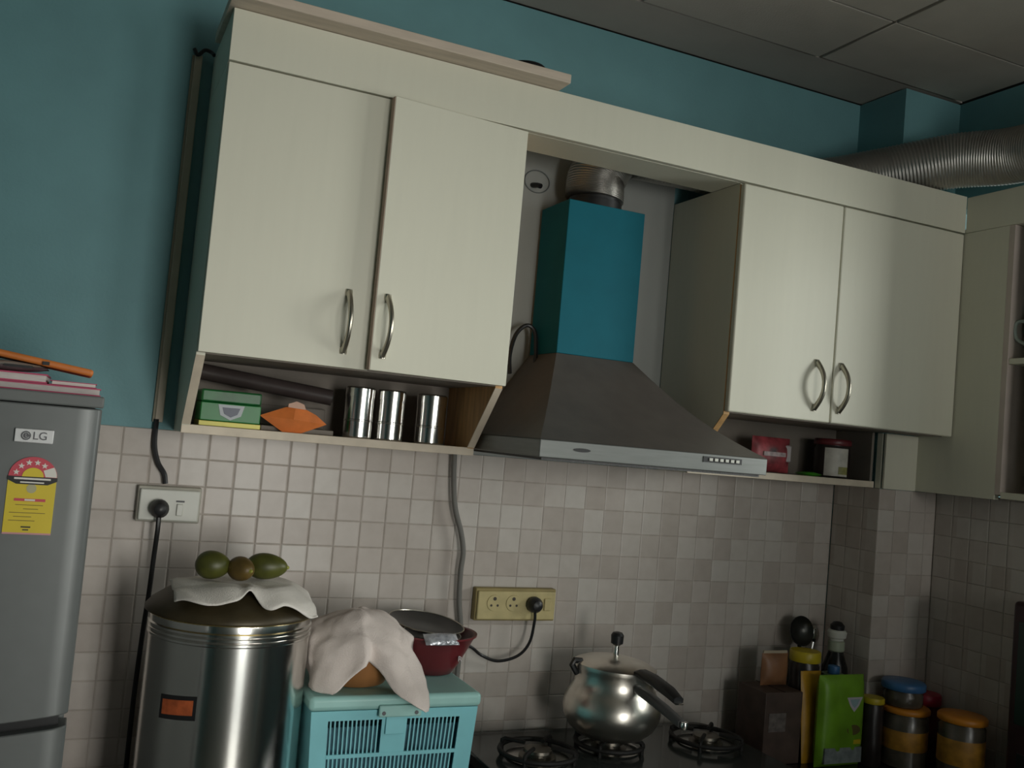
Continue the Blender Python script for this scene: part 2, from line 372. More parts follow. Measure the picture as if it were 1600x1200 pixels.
M().box(X5, XR+.26, -.601, -.616, NZ0+.021, ZD-.001).build('end_panel', PLYBACK, cor)
M().box(XR+.262, XR+.272, -.19, -.616, NZ0+.002, ZD+.017).build('back_panel', PLYBACK, cor)

# loose board on the cabinet top, and the dark pot behind it
m = M().box(.178, .932, -.378, -.10, ZT+.001, ZT+.022)
tag(m.build('loose_board', mat('raw_beige_board', (.56,.47,.38), .6, var=.1, scale=8, stretch=(1,8,8)), bevel=.0015), 'beige wooden board lying on top of the left cabinet, overhanging its front', 'board')
pot = thing('dark_pot', (.895, -.2, ZT+.022), 'small dark round pot on the beige board at the cabinet top', 'pot')
M().lathe((.895,-.2,ZT+.0225), [(.03,0),(.048,.01),(.052,.045),(.048,.06)], 24).build('body', BLACK, pot)
M().lathe((.895,-.2,ZT+.083), [(.049,0),(.047,.004),(.02,.013),(.008,.016)], 24).build('lid', BLACK, pot)

# ------------------------------------------------------------------ cooker hood
HX0, HX1, HY = .873, 1.471, -.50
hood = thing('cooker_hood', (1.172, -.25, 1.596), 'grey pyramid cooker hood with bright teal chimney box', 'cooker hood')
bx = [(HX0,HY),(HX1,HY),(HX1,-.008),(HX0,-.008)]; tx = [(1.061,-.166),(1.286,-.166),(1.286,-.008),(1.061,-.008)]
vs = []; fs = []; N = 9
for i in range(N+1):
    t = i/N; e = t-.10*math.sin(math.pi*t)          # faintly hollow sides
    for a, b in zip(bx, tx): vs.append((a[0]+(b[0]-a[0])*(t+.0*e), a[1]+(b[1]-a[1])*t, 1.6385+(1.858-1.6385)*e))
for i in range(N):
    for k in range(4): fs.append((i*4+k, i*4+(k+1)%4, i*4+4+(k+1)%4, i*4+4+k))
fs.append((3,2,1,0)); fs.append(tuple(N*4+k for k in range(4)))
M().add(vs, fs).build('canopy', HOODM, hood, smooth=25)
lip = M().box(HX0, HX1, HY, -.008, 1.600, 1.6383).build('lip', HOODLIP, hood, bevel=.002)
M().box(HX0+.012, HX1-.012, HY+.012, -.02, 1.5945, 1.5998).build('grease_filter', mat('filter_mesh', (.10,.10,.10), .5, .5, bump=.5, bscale=300), hood)
M().box(1.288, 1.396, HY-.0018, HY, 1.6195, 1.6325).build('control_strip', BLACK, lip)
for k in range(6):
    M().box(1.303+k*.015, 1.313+k*.015, HY-.004, HY-.0018, 1.6225, 1.6295).build('button', WHITE, lip, bevel=.0008)
M().prism([(.953+.021+.021*math.cos(a*math.pi/8), 1.6215+.0042*math.sin(a*math.pi/8)) for a in range(16)], 1, HY-.0015, HY).build('badge', BLACK, lip)
M().box(1.061, 1.286, -.166, -.008, 1.8585, 2.252).build('chimney_box', TEALBOX, hood, bevel=.0015)
M().lathe((1.173,-.088,2.2525), [(.074,0),(.074,.02),(.068,.022),(.068,.03)], 28).build('collar', BLACK, hood)

path = spline([(1.173,-.088,2.283),(1.178,-.088,2.35),(1.24,-.092,2.43),(1.40,-.10,2.4425),(1.65,-.115,2.437),(1.86,-.14,2.444),(2.04,-.205,2.494),(2.185,-.33,2.537),(2.262,-.47,2.537),(2.275,-.64,2.537),(2.28,-.9,2.537)], 110)
rad = [.0775+.0013*math.sin(i*1.05) for i in range(len(path))]
FLEX = mat('foil_duct', (.40,.385,.36), .38, .9, var=.12, scale=10)
tag(M().tube(path, rad, 22).build('exhaust_duct', FLEX, smooth=70), 'ribbed silver flexible duct running from the hood over the right cabinets', 'duct')

# ------------------------------------------------------------------ wiring on the back wall
cd = thing('cable_conduit', (.155, 0, 1.60), 'narrow vertical beige cable conduit on the teal wall beside the left cabinet', 'conduit')
M().box(.1465, .1635, -.006, .0055, 1.60, 2.452).build('channel', mat('conduit_plastic', (.56,.48,.38), .6, var=.12, scale=10), cd, bevel=.002)
M().box(.1415, .1468, -.002, .0055, 1.60, 2.45).build('wall_strip', mat('conduit_edge', (.30,.27,.2), .7), cd)
p = spline([(.143,-.010,2.462),(.152,-.012,2.449),(.166,-.016,2.462),(.180,-.02,2.459),(.186,-.03,2.45)], 8)
M().tube(p, .0045, 8).build('cable_end', BLACK, cd, label='black cable end sticking out of the top')
p = spline([(.150,-.004,1.606),(.151,-.008,1.55),(.162,-.010,1.51),(.178,-.012,1.485),(.183,-.012,1.463)], 8)
tag(M().tube(p, .006, 8).build('cable', BLACK), 'short black cable hanging from the conduit to the white socket box', 'cable')

def socket_box(name, label, x0, x1, z0, z1, m, m2, depth=.032):
    t = thing(name, ((x0+x1)/2, 0, z0), label, 'power socket')
    M().box(x0, x1, -depth+.008, .0, z0, z1).build('back_box', m, t, bevel=.003)
    M().box(x0+.004, x1-.004, -depth, -depth+.0085, z0+.004, z1-.006).build('faceplate', m2, t, bevel=.003)
    return t
s1 = socket_box('socket_box', 'off-white wall socket box with one switch, near the refrigerator', .127, .263, 1.3775, 1.4575, mat('grimy_box', (.42,.40,.34), .6, var=.15), WHITE)
f = .0325
M().box(.2105, .2245, -f-.004, -f, 1.394, 1.421).build('rocker_switch', WHITE, s1, bevel=.002)
M().box(.2085, .2265, -f-.0012, -f, 1.4245, 1.4285).build('indicator', BLACK, s1)
M().lathe((.1735,-f,1.4105), [(.021,0),(.021,.002)], 20, tilt=Matrix.Rotation(math.pi/2,3,'X')).build('socket_face', WHITE, s1)
def plug(name, label, x, z, y, path, r=.006):
    t = thing(name, (x, y, z), label, 'plug')
    M().lathe((x,y,z), [(.019,0),(.021,.006),(.020,.020),(.013,.032),(.004,.036)], 18, tilt=Matrix.Rotation(math.pi/2,3,'X')).build('plug_body', BLACK, t)
    M().tube(spline(path, 10), r, 8).build('cord', BLACK, t); return t
plug('power_plug', 'black plug in the white socket box with cord dropping behind the steel drum', .1735, 1.4095, -f-.0022,
     [(.1735,-.052,1.396),(.174,-.050,1.36),(.1735,-.035,1.30),(.172,-.03,1.22),(.168,-.025,1.12),(.165,-.02,.98),(.165,-.02,.822)], .0055)
s2 = socket_box('socket_box', 'yellowed wall socket board above the gas stove', .962, 1.193, 1.1615, 1.245, mat('grimy_yellow_box', (.34,.27,.11), .6, var=.15), CREAM)
HOLE = mat('socket_hole', (.05,.04,.03), .6)
for (cx_, hs) in ((1.012, 1), (1.066, 1)):
    M().lathe((cx_,-f,1.2085), [(.021,0),(.0205,.0015)], 22, tilt=Matrix.Rotation(math.pi/2,3,'X')).build('socket_face', CREAM, s2)
    for (dx, dz, r_) in ((0,.011,.0048),(-.009,-.006,.0032),(.009,-.006,.0032)):
        M().lathe((cx_+dx,-f-.0016,1.2085+dz), [(r_,0),(r_,.0006)], 10, tilt=Matrix.Rotation(math.pi/2,3,'X')).build('pin_hole', HOLE, s2)
M().box(1.155, 1.175, -f-.004, -f, 1.19, 1.222).build('rocker_switch', CREAM, s2, bevel=.002)
plug('power_plug', 'black plug in the yellowed socket board with its cord looping towards the red bowl', 1.1225, 1.207, -f-.0005,
     [(1.1225,-.05,1.19),(1.123,-.05,1.165),(1.116,-.045,1.11),(1.088,-.04,1.075),(1.035,-.035,1.061),(.99,-.03,1.075),(.955,-.040,1.098),(.92,-.046,1.11),(.895,-.046,1.06),(.895,-.046,.95),(.895,-.046,.822)], .004)
p = spline([(.868,-.022,1.596),(.872,-.022,1.53),(.882,-.024,1.45),(.905,-.024,1.385),(.916,-.024,1.335),(.914,-.024,1.285),(.918,-.022,1.21),(.929,-.022,1.14),(.932,-.02,1.05),(.93,-.02,.95),(.93,-.02,.822)], 10)
tag(M().tube(p, .0068, 10).build('grey_hose', mat('grey_hose_rubber', (.17,.165,.15), .6)), 'thin grey hose hanging down the tiled wall below the hood', 'hose')
p = spline([(.985,-.06,1.80),(.983,-.055,1.85),(1.0,-.045,1.905),(1.028,-.045,1.932),(1.05,-.05,1.918),(1.053,-.06,1.87),(1.05,-.07,1.835)], 10)
tag(M().tube(p, .0055, 8).build('hood_cable', BLACK), 'black cable arching beside the teal hood chimney', 'cable')
wp = thing('wall_pipe_stub', (1.035, 0, 2.33), 'round plaster ring with a black stub on the wall behind the hood', 'pipe stub')
ring = [(1.042+.037*math.cos(a), -.0005+.002*0, 2.327+.030*math.sin(a)) for a in [i*2*math.pi/40 for i in range(41)]]
M().tube(ring, .0015, 6).build('ring', mat('ring_grey', (.16,.18,.18), .6), wp)
M().tube([(1.03,.005,2.316),(1.036,-.02,2.312),(1.04,-.03,2.308)], .007, 10).build('stub', BLACK, wp)

# ------------------------------------------------------------------ refrigerator
fr = thing('refrigerator', (-.29, -.38, 0), 'silver refrigerator with rating sticker at the left edge', 'refrigerator')
FX0, FX1 = -.60, .0205
M().box(FX0, FX1-.004, -.655, -.05, .02, 1.622).build('cabinet_body', CAP, fr, bevel=.006)
def fdoor(z0f, z1f):
    n = 36; front = []; 
    xs = [FX0+(FX1-FX0)*i/n for i in range(n+1)]
    xs += [FX1-.012, FX1-.006, FX1-.003]; xs += [FX1-.03, FX1-.02]; xs = sorted(set(xs))
    def yf(x):
        t = (x-(FX0+FX1)/2)/((FX1-FX0)/2); base = -.7140+.003*t*t
        e = min(x-FX0, FX1-x); 
        if e < .03: base += .012*(1-math.sqrt(max(0,1-((.03-e)/.03)**2)))
        return base
    vs = []; fs = []
    for x in xs: vs += [(x,yf(x),z0f(x)),(x,yf(x),z1f(x)),(x,-.660,z1f(x)),(x,-.660,z0f(x))]
    k = len(xs)
    for i in range(k-1):
        for j in range(4): fs.append((i*4+j, i*4+(j+1)%4, (i+1)*4+(j+1)%4, (i+1)*4+j))
    fs += [(0,1,2,3), tuple((k-1)*4+j for j in (3,2,1,0))]
    return M().add(vs, fs)
zg = lambda x: 1.139+.021*((x+.29)/.31)**2
fdoor(zg, lambda x: 1.621).build('door', FRIDGE, fr, bevel=.002, label='silver freezer door')
fdoor(lambda x: .08, lambda x: zg(x)-.018).build('door', FRIDGE, fr, bevel=.002, label='silver lower refrigerator door')
M().box(FX0+.01, FX1-.012, -.692, -.656, 1.08, 1.18).build('grip_recess', BLACK, fr)
M().box(FX0-.002, FX1+.0015, -.711, -.05, 1.6225, 1.6405).build('top_cap', CAP, fr, bevel=.003)
# badge
by = -.7145
b = M().box(-.0945, -.0425, by-.004, by+.008, 1.5635, 1.5835).build('badge', mat('badge_silver', (.80,.80,.80), .3, .1), fr, bevel=.001)
DK = mat('badge_grey', (.12,.12,.13), .5)
M().lathe((-.0795,by-.0041,1.5735), [(.0068,0),(.0068,.0004)], 24, tilt=Matrix.Rotation(math.pi/2,3,'X')).build('logo_disc', DK, b)
LT = mat('badge_light', (.55,.55,.55), .4)
M().tube([(-.0795+.0045*math.cos(a), by-.0047, 1.5735+.0045*math.sin(a)) for a in [math.radians(q) for q in range(20, 341, 16)]], .0005, 6).build('logo_ring', LT, b)
M().box(-.0799,-.0793,by-.0050,by-.0045,1.5712,1.5762).box(-.0799,-.0772,by-.0050,by-.0045,1.5712,1.5718).build('logo_nose', LT, b)
text_mesh('LG', .0165, (-.0605,by-.0045,1.5735), DK, 'lettering', b)
# energy rating sticker
sy = -.7140
YEL = mat('sticker_yellow', (.72,.55,.03), .5); RED = mat('sticker_red', (.60,.07,.10), .5); STW = mat('sticker_white', (.75,.72,.66), .5)
PINK = mat('sticker_pink', (.62,.30,.32), .5)
lab = M().box(-.0965, -.0315, sy-.0006, sy+.009, 1.4275, 1.5150).build('energy_label', YEL, fr, label='yellow rating sticker with red star dial')
M().box(-.0965, -.0315, sy-.0009, sy-.0006, 1.4275, 1.4300).build('border', PINK, lab)
cx_, cz_ = -.0640, 1.5130
half = [(cx_+.0325*math.cos(a), cz_+.0295*math.sin(a)) for a in [math.pi*i/24 for i in range(25)]]
M().prism(half, 1, sy-.0012, sy+.009).build('star_dial', RED, lab)
wedge = [(cx_+.017, cz_+.0005), (cx_+.0322, cz_+.0005)]+[(cx_+.0322*math.cos(a), cz_+.0292*math.sin(a)) for a in [math.radians(q) for q in (8,16,24,32)]]+[(cx_+.0135, cz_+.010)]
M().prism(wedge, 1, sy-.0016, sy-.0012).build('dial_blank', STW, lab)
M().prism([(cx_+.0145*math.cos(a), cz_+.0135*math.sin(a)) for a in [math.pi*i/16 for i in range(17)]], 1, sy-.0020, sy-.0012).build('dial_centre', YEL, lab)
for q in (164, 135, 107, 79, 52):
    sx, sz = cx_+.0235*math.cos(math.radians(q)), cz_+.0215*math.sin(math.radians(q))
    pts = [(sx+(.0048 if i % 2 == 0 else .0020)*math.sin(i*math.pi/5), sz+(.0048 if i % 2 == 0 else .0020)*math.cos(i*math.pi/5)) for i in range(10)]
    M().prism(pts, 1, sy-.0017, sy-.0012).build('star', STW, lab)
M().prism([(-.0975,1.5130),(-.0305,1.5130),(-.0305,1.5075),(-.043,1.5015),(-.085,1.5015),(-.0975,1.5075)], 1, sy-.0014, sy-.0006).build('black_band', BLACK, lab)
M().box(-.0885,-.0395,sy-.0018,sy-.0014,1.5085,1.5112).box(-.080,-.048,sy-.0018,sy-.0014,1.5035,1.5055).build('band_print', STW, lab)
M().lathe((cx_,sy-.0006,1.4955), [(.0068,0),(.0068,.0004)], 20, tilt=Matrix.Rotation(math.pi/2,3,'X')).build('seal', mat('sticker_grey', (.45,.42,.25), .5), lab)
M().box(-.0855,-.0435,sy-.0011,sy-.0006,1.4765,1.4805).build('red_bar', RED, lab)
M().box(-.0715,-.0575,sy-.0015,sy-.0011,1.4772,1.4798).build('bar_figure', STW, lab)
INK = mat('sticker_ink', (.25,.17,.03), .6)
for i, (xa, xb) in enumerate(((-.083,-.046),(-.072,-.052),(-.090,-.042),(-.084,-.060),(-.090,-.055))):
    M().box(xa, xb, sy-.0010, sy-.0006, 1.4705-i*.0058, 1.4715-i*.0058).build('print_line', INK, lab)
M().box(-.0725,-.0595,sy-.0010,sy-.0006,1.4375,1.4395).box(-.070,-.062,sy-.0010,sy-.0006,1.4335,1.4352).build('maker_mark', BLACK, lab)

# papers and packets on the refrigerator
def rotbox(x0,x1,y0,y1,z0,z1,rz=0,rx=0,ry=0):
    c = Vector(((x0+x1)/2,(y0+y1)/2,(z0+z1)/2)); R = Matrix.Rotation(rz,3,'Z') @ Matrix.Rotation(ry,3,'Y') @ Matrix.Rotation(rx,3,'X')
    return M().box(x0,x1,y0,y1,z0,z1).xf(lambda p: c+R@(p-c))
PAPER = mat('paper_pages', (.62,.58,.55), .8, var=.1, scale=60, stretch=(1,1,20)); MAG = mat('magenta_cover', (.50,.06,.14), .45)
ORA = mat('orange_print', (.62,.19,.04), .5, var=.15); GRYP = mat('grey_packet', (.38,.38,.37), .4, var=.25, scale=40)
ZF = 1.6408
def book(name, label, x0,x1,y0,y1,z0,z1,cover,rz=0,pages=PAPER,ry=0, grp=None):
    t = thing(name, ((x0+x1)/2,(y0+y1)/2,z0), label, 'magazine', grp); th = (z1-z0)*.16
    c = Vector(((x0+x1)/2,(y0+y1)/2,(z0+z1)/2)); R = Matrix.Rotation(rz,3,'Z') @ Matrix.Rotation(ry,3,'Y'); f = lambda p: c+R@(p-c)
    M().box(x0+.003,x1-.002,y0+.003,y1-.003,z0+th,z1-th).xf(f).build('pages', pages, t)
    M().box(x0,x1,y0,y1,z1-th,z1).xf(f).build('cover', cover, t, label='coloured front cover')
    M().box(x0,x1,y0,y1,z0,z0+th).xf(f).build('back_cover', cover, t)
    return t
book('magazine', 'magenta-edged magazine lying lowest on the refrigerator top, reaching its right edge', -.16, .0165, -.66, -.42, ZF, ZF+.012, MAG)
book('magazine', 'thick magenta magazine under the grey packet on the refrigerator', -.26, -.062, -.655, -.45, ZF+.0125, ZF+.027, MAG, ry=.0)
book('magazine', 'white-paged thin magazine with magenta cover beside the grey packet on the refrigerator', -.058, .010, -.64, -.44, ZF+.0125, ZF+.0195, MAG, pages=STW)
def pillow(m, c, sx, sy, sz, R=None, nu=14, nv=10, crimp=.0, p=2.2):
    """sealed packet: two bulging sheets meeting at a flat seam; lies in local xy"""
    R = R or Matrix.Identity(3)
    def sheet(sg):
        def fn(u, v):
            a, b = 2*u-1, 2*v-1
            h = (max(0,1-abs(a)**p)**.6)*(max(0,1-abs(b)**p)**.6)
            w = .10*math.sin(9*a+4*b)*h
            q = R @ Vector((a*sx, b*sy, sg*sz*(h+w*.4)+.0003*sg)); return (c[0]+q.x, c[1]+q.y, c[2]+q.z)
        return fn
    m.grid(sheet(1), nu, nv); m.grid(sheet(-1), nu, nv); return m
t = thing('grey_packet', (-.13, -.55, ZF+.027), 'grey and white plastic packet between magazines and orange pouch on the refrigerator', 'packet')
pillow(M(), (-.150,-.56,ZF+.0370), .085, .07, .0085).build('pouch', GRYP, t, smooth=80)
M().box(-.125,-.085,-.632,-.630,ZF+.0345,ZF+.0385).build('print_band', BLACK, t)
t = thing('orange_pouch', (-.09, -.53, ZF+.046), 'flat orange pouch on top of the stack on the refrigerator', 'pouch')
rotbox(-.205,.004,-.60,-.46,ZF+.0455,ZF+.0565,ry=.135).build('pouch', ORA, t, bevel=.004)
M().box(-.0725,-.0625,-.604,-.5985,ZF+.043,ZF+.0485).build('clip', BLACK, t)

# ------------------------------------------------------------------ worktop
wt = thing('worktop', (1.25, -.3, 0), 'black granite worktop running along the tiled wall under the stove', 'worktop')
m = M().prism([(.05,-.001),(XC-.001,-.001),(XC-.001,-DC-.001),(XR-.001,-DC-.001),(XR-.001,-2.3),(1.80,-2.3),(1.80,-.60),(.05,-.60)], 2, CT-.04, CT)
m.build('slab', GRANITE, wt, bevel=.004)
M().box(.07,.15,-.02,-.55,0,CT-.0405).box(.95,1.03,-.02,-.55,0,CT-.0405).box(1.9,1.98,-.2,-.55,0,CT-.0405).box(1.9,XR-.01,-2.2,-2.12,0,CT-.0405).build('support_wall', WALLW, wt)

# ------------------------------------------------------------------ steel drum, cloth, fruit
DX, DY, DR = .317, -.272, .159
dr = thing('steel_drum', (DX, DY, CT), 'tall polished steel storage drum with dark lid, beside the refrigerator', 'drum')
prof = [(DR-.006,0),(DR,.006)]
prof += [(DR,.35)]
for zc_ in (.384,.393,.402): prof += [(DR,zc_-.0045),(DR+.003,zc_-.002),(DR+.003,zc_+.002),(DR,zc_+.0045)]
prof += [(DR,.418),(DR-.001,.422)]
M().lathe((DX,DY,CT+.0005), prof, 72).build('body', STEEL, dr, smooth=40)
LID = mat('dark_olive_lid', (.055,.042,.02), .45, .3, var=.3, scale=20)
lid = M().lathe((DX,DY,CT+.423), [(DR+.002,0),(DR+.011,.003),(DR+.0115,.008),(DR+.001,.020),(.125,.043),(.11,.050),(.06,.053),(.02,.054)], 64).build('lid', LID, dr, smooth=50, label='dark olive sloping lid')
M().lathe((DX,DY,CT+.4225), [(DR+.0025,-.002),(DR+.0045,0),(DR+.0025,.0015)], 64).build('rim_band', mat('brass_rim', (.42,.33,.14), .3, .8), dr)
# curved orange label
a0, a1 = -2.53, -2.03
def lbl(r, z0, z1, aa, ab):
    n = 8; vs = []; fs = []
    for i in range(n+1):
        a = aa+(ab-aa)*i/n; dz = .006*i/n
        for (rr, z) in ((r,z0),(r,z1),(DR-.001,z1),(DR-.001,z0)): vs.append((DX+rr*math.cos(a), DY+rr*math.sin(a), z+dz))
    for i in range(n):
        for j in range(4): fs.append((i*4+j,i*4+(j+1)%4,(i+1)*4+(j+1)%4,(i+1)*4+j))
    fs += [(0,1,2,3), tuple(n*4+j for j in (3,2,1,0))]
    return M().add(vs, fs)
lb = lbl(DR+.0006, 1.047, 1.092, a0, a1).build('maker_label', BLACK, dr, label='black and orange maker label')
lbl(DR+.0010, 1.056, 1.084, a0+.04, a1-.04).build('label_print', mat('label_orange', (.45,.10,.03), .5, var=.3, scale=60), lb)

CLOTH = mat('white_cloth', (.80,.76,.70), .85, var=.10, scale=12, bump=.4, bscale=350)
def lid_h(r):
    pts = [(0,.054),(.06,.0535),(.11,.050),(.125,.043),(.160,.020),(.1705,.008),(.19,-.03),(.3,-.2)]
    for (ra,ha),(rb,hb) in zip(pts, pts[1:]):
        if r <= rb: return ha+(hb-ha)*(r-ra)/(rb-ra)
    return -.2
def cloth1(u, v):
    # u across, v front to back; the front hem follows the lid and hangs unevenly
    x = DX-.126+.275*u
    hem = .163+.006*math.sin(11*u+.5)-.030*math.exp(-((u-.50)/.07)**2)+.022*max(0, (u-.72)/.28)-.012*math.exp(-(u/.10)**2)
    dx = x-DX; yfront = -math.sqrt(max(.0025, hem*hem-dx*dx*.80))
    y = DY+yfront+(.235-.10*abs(2*u-1)**3)*v
    r = math.hypot(x-DX, y-DY); h = lid_h(min(max(r-.006, 0), .178))
    k = max(0, 1-v/.45)
    fold = .004+k*(.015*abs(math.sin(5.2*u+.4+1.5*v))+.005*math.sin(19*u+5*v))+.0025*math.sin(13*u+9*v)
    fold += .010*math.exp(-((u-.50-.12*v)/.05)**2)*k
    return (x, y, CT+.423+.003+h+fold)
tag(M().grid(cloth1, 56, 40).build('white_cloth', CLOTH, solid=.002, smooth=80), 'crumpled white cloth spread on the steel drum lid under the fruit', 'cloth')
GREEN = mat('fruit_skin', (.075,.08,.012), .42, var=.45, scale=22); BROWNF = mat('fruit_skin_brown', (.11,.07,.015), .45, var=.45, scale=22)
def fruit(c, rx, rz, label, m, ang, tipz=0):
    t = thing('mango', (c[0],c[1],c[2]-rz), label, 'fruit', 'three fruits on the drum')
    n = 14; prof = []
    for i in range(n+1):
        q = math.pi*i/n; s = math.sin(q); z = -math.cos(q)
        prof.append((max(.0015, rz*(s**.92)*(1-.12*z)), rx*(z+.06*z**3)))
    R = Matrix.Rotation(ang,3,'Z') @ Matrix.Rotation(math.pi/2,3,'Y')
    M().lathe(c, prof, 22, tilt=R).build('skin', m, t, smooth=80)
    tip = Vector(c)+R@Vector((0,0,rx*1.05))
    M().lathe(tip, [(.005,-.004),(.004,.001),(.0018,.004)], 10, tilt=R).build('stem_end', mat('fruit_tip', (.30,.30,.05), .5), t)
zb_ = CT+.423+.054+.0115
fruit((.2655,-.300,zb_+.0290), .033, .0285, 'green fruit at the left of the three on the cloth', GREEN, -.35)
fruit((.3185,-.320,zb_+.0255), .030, .0245, 'brownish smaller fruit between the other two on the cloth', BROWNF, -1.1)
fruit((.3740,-.290,zb_+.0275), .040, .0270, 'longest dark green fruit at the right of the three on the cloth', GREEN, -.25)

# ------------------------------------------------------------------ cyan basket with lid
CYAN = mat('cyan_plastic', (.24,.62,.68), .42, var=.05); CYANL = mat('pale_cyan_lid', (.36,.64,.60), .42, var=.05)
BX0, BX1, BYF, BYB = .482, .850, -.352, -.085
bk = thing('plastic_basket', ((BX0+BX1)/2, -.22, CT), 'cyan plastic basket with slotted sides and lid, on the worktop', 'basket')
zb0, zb1 = CT+.0005, 1.043; tpr = .012      # slight taper to the base
def tap(p):
    k = (zb1-p.z)/(zb1-zb0); cx0 = (BX0+BX1)/2; cy0 = (BYF+BYB)/2
    return Vector((cx0+(p.x-cx0)*(1-k*.07), cy0+(p.y-cy0)*(1-k*.07), p.z))
th = .004
m = M(); fy0, fy1 = BYF, BYF+th
rows = [(.833,.885),(.893,.945),(.953,1.0225)]
xa, xm0, xm1, xb = BX0+.036, .634, .690, BX1-.040
# solid frame around the slots of the front wall
m.box(BX0, xa, fy0, fy1, zb0, zb1).box(xb, BX1, fy0, fy1, zb0, zb1).box(xa, xb, fy0, fy1, 1.0225, zb1).box(xa, xb, fy0, fy1, zb0, .833)
m.box(xm0, xm1, fy0, fy1, .953, 1.0225)
m.box(xa, xb, fy0-.001, fy1, .885, .893).box(xa, xb, fy0-.001, fy1, .945, .953)
m.xf(tap).build('front_wall', CYAN, bk)
m = M()
for ri, (z0, z1) in enumerate(rows):
    x = xa+.0045
    while x < xb-.004:
        if not (ri == 2 and xm0-.004 < x < xm1): m.box(x, x+.0032, fy0+.0008, fy1-.0005, z0, z1)
        x += .0092
m.xf(tap).build('front_slats', CYAN, bk, kind='stuff')
m = M().box(BX0, BX0+th, BYF+th, BYB, zb0, zb1).box(BX1-th, BX1, BYF+th, BYB, zb0, zb1).box(BX0, BX1, BYB-th, BYB, zb0, zb1).box(BX0, BX1, BYF+th, BYB, zb0, zb0+.004)
m.xf(tap).build('shell', CYAN, bk)
m = M().box(BX0+.02, BX1-.02, BYF+.03, BYB-.02, zb0+.006, 1.0).xf(tap); m.build('contents', mat('basket_contents', (.08,.19,.24), .8, var=.5, scale=30), bk)
blid = M().box(BX0-.006, BX1+.006, BYF-.006, BYB+.004, 1.0435, 1.0735).build('lid', CYANL, bk, bevel=.010, bseg=4, label='pale cyan rounded lid')
cl = M().box(.622, .716, BYF-.0135, BYF-.0065, 1.030, 1.055).build('clasp', CYANL, bk, bevel=.003)
M().box(.642, .686, BYF-.0035, BYF-.0002, .992, 1.0295).build('clasp_tongue', CYAN, bk, bevel=.001)
for x in (.632, .704): M().lathe((x,BYF-.0136,1.039), [(.0042,0),(.0042,.0012)], 12, tilt=Matrix.Rotation(math.pi/2,3,'X')).build('rivet', DK, cl)

# bowl under a cloth
ZL = 1.074
wb = thing('brown_bowl', (.595, -.240, ZL), 'brown bowl hidden under the pale cloth on the basket lid', 'bowl')
M().lathe((.595,-.240,ZL), [(.055,0),(.068,.004),(.086,.03),(.097,.062),(.100,.085),(.096,.085),(.091,.064),(.08,.034),(.05,.014)], 40).build('shell', mat('brown_wood_bowl', (.38,.17,.06), .45, var=.15), wb, smooth=50)
M().lathe((.595,-.240,ZL+.05), [(.082,.0),(.085,.03),(.075,.06),(.05,.083),(.01,.095)], 32).build('bread_heap', mat('bread', (.45,.33,.2), .8, var=.2), wb)
CL2 = mat('pinkish_white_cloth', (.78,.69,.64), .85, var=.10, scale=10, bump=.4, bscale=350)
def cloth2(u, v):
    # polar sheet: v from the crown outwards, u around
    a = 2*math.pi*u; c, s = math.cos(a), math.sin(a)
    def lobe(deg, wd):
        d = (math.degrees(a)-deg+180) % 360-180; return math.exp(-(d/wd)**2)
    tail = lobe(305,17); left = lobe(222,30)
    L = .172+.056*tail+.054*left-.028*lobe(268,16)-.02*lobe(20,40)+.008*math.sin(5*a+1)
    s_ = L*v                                         # arc length from the crown
    if s_ < .115: q = s_/.115; r = s_*.985; z = .158-.052*q*q-.010*q**4
    else:
        e = s_-.115; r = .113+e*.24; z = .096-e*.97
    fold = (.007*math.sin(6*a+.7)+.006*math.sin(11*a+2)+.003*math.sin(17*a))*min(1, (v*1.1)**2)
    r += fold*(.3+.7*v)
    z += .010*(math.sin(4*a+3)+.6*math.sin(7*a))*v*(1-v)
    if v > .5: r += tail*.060*((v-.5)/.5)
    x = max(.484, .597+c*r*1.02); y = -.238+s*r
    from mathutils import noise
    nv = noise.noise_vector(Vector((x*17, y*17, z*17+3)))+noise.noise_vector(Vector((x*38, y*38, z*38)))*.45
    am = .013*min(1, .35+v); x += nv.x*am; y += nv.y*am*.7; z += nv.z*am*.8; x = max(.484, x)
    zz = ZL+z
    if y > BYF-.016 and zz < ZL+.0035: zz = ZL+.0035+.002*(1+math.sin(9*a))
    return (x, y, zz)
m = M().grid(lambda u, v: cloth2(u, .02+.98*v), 120, 30)
tag(m.build('pale_cloth', CL2, solid=.0018, smooth=80), 'pinkish white cloth draped over the brown bowl on the basket', 'cloth')

rb = thing('red_bowl', (.800, -.170, ZL), 'dark red plastic bowl on the right end of the basket lid', 'bowl')
REDP = mat('dark_red_plastic', (.15,.022,.027), .3, var=.08)
M().lathe((.800,-.170,ZL), [(.042,0),(.050,.002),(.066,.025),(.084,.060),(.098,.088),(.103,.090),(.103,.094),(.096,.093),(.080,.062),(.06,.026),(.03,.008)], 44).build('shell', REDP, rb, smooth=50)
text_mesh('R', .017, (.842,-.2425,ZL+.045), mat('white_print', (.6,.55,.55), .5), 'printed_mark', rb, .003)
def plate(c, r, label, m, ax, ay, name='dark_plate'):
    R = Matrix.Rotation(ax,3,'X') @ Matrix.Rotation(ay,3,'Y')
    t = thing(name, c, label, 'plate')
    M().lathe(c, [(r*.55,0),(r*.62,.001),(r*.97,.012),(r,.013),(r,.0145),(r*.95,.0135),(r*.6,.003)], 36, tilt=R).build('dish', m, t, smooth=50)
    M().tube([Vector(c)+R@Vector((r*math.cos(q*math.pi/18), r*math.sin(q*math.pi/18), .0145)) for q in range(37)], .0016, 6).build('rim', SATIN, t)
PLD = mat('dark_enamel', (.02,.022,.022), .3, .2)
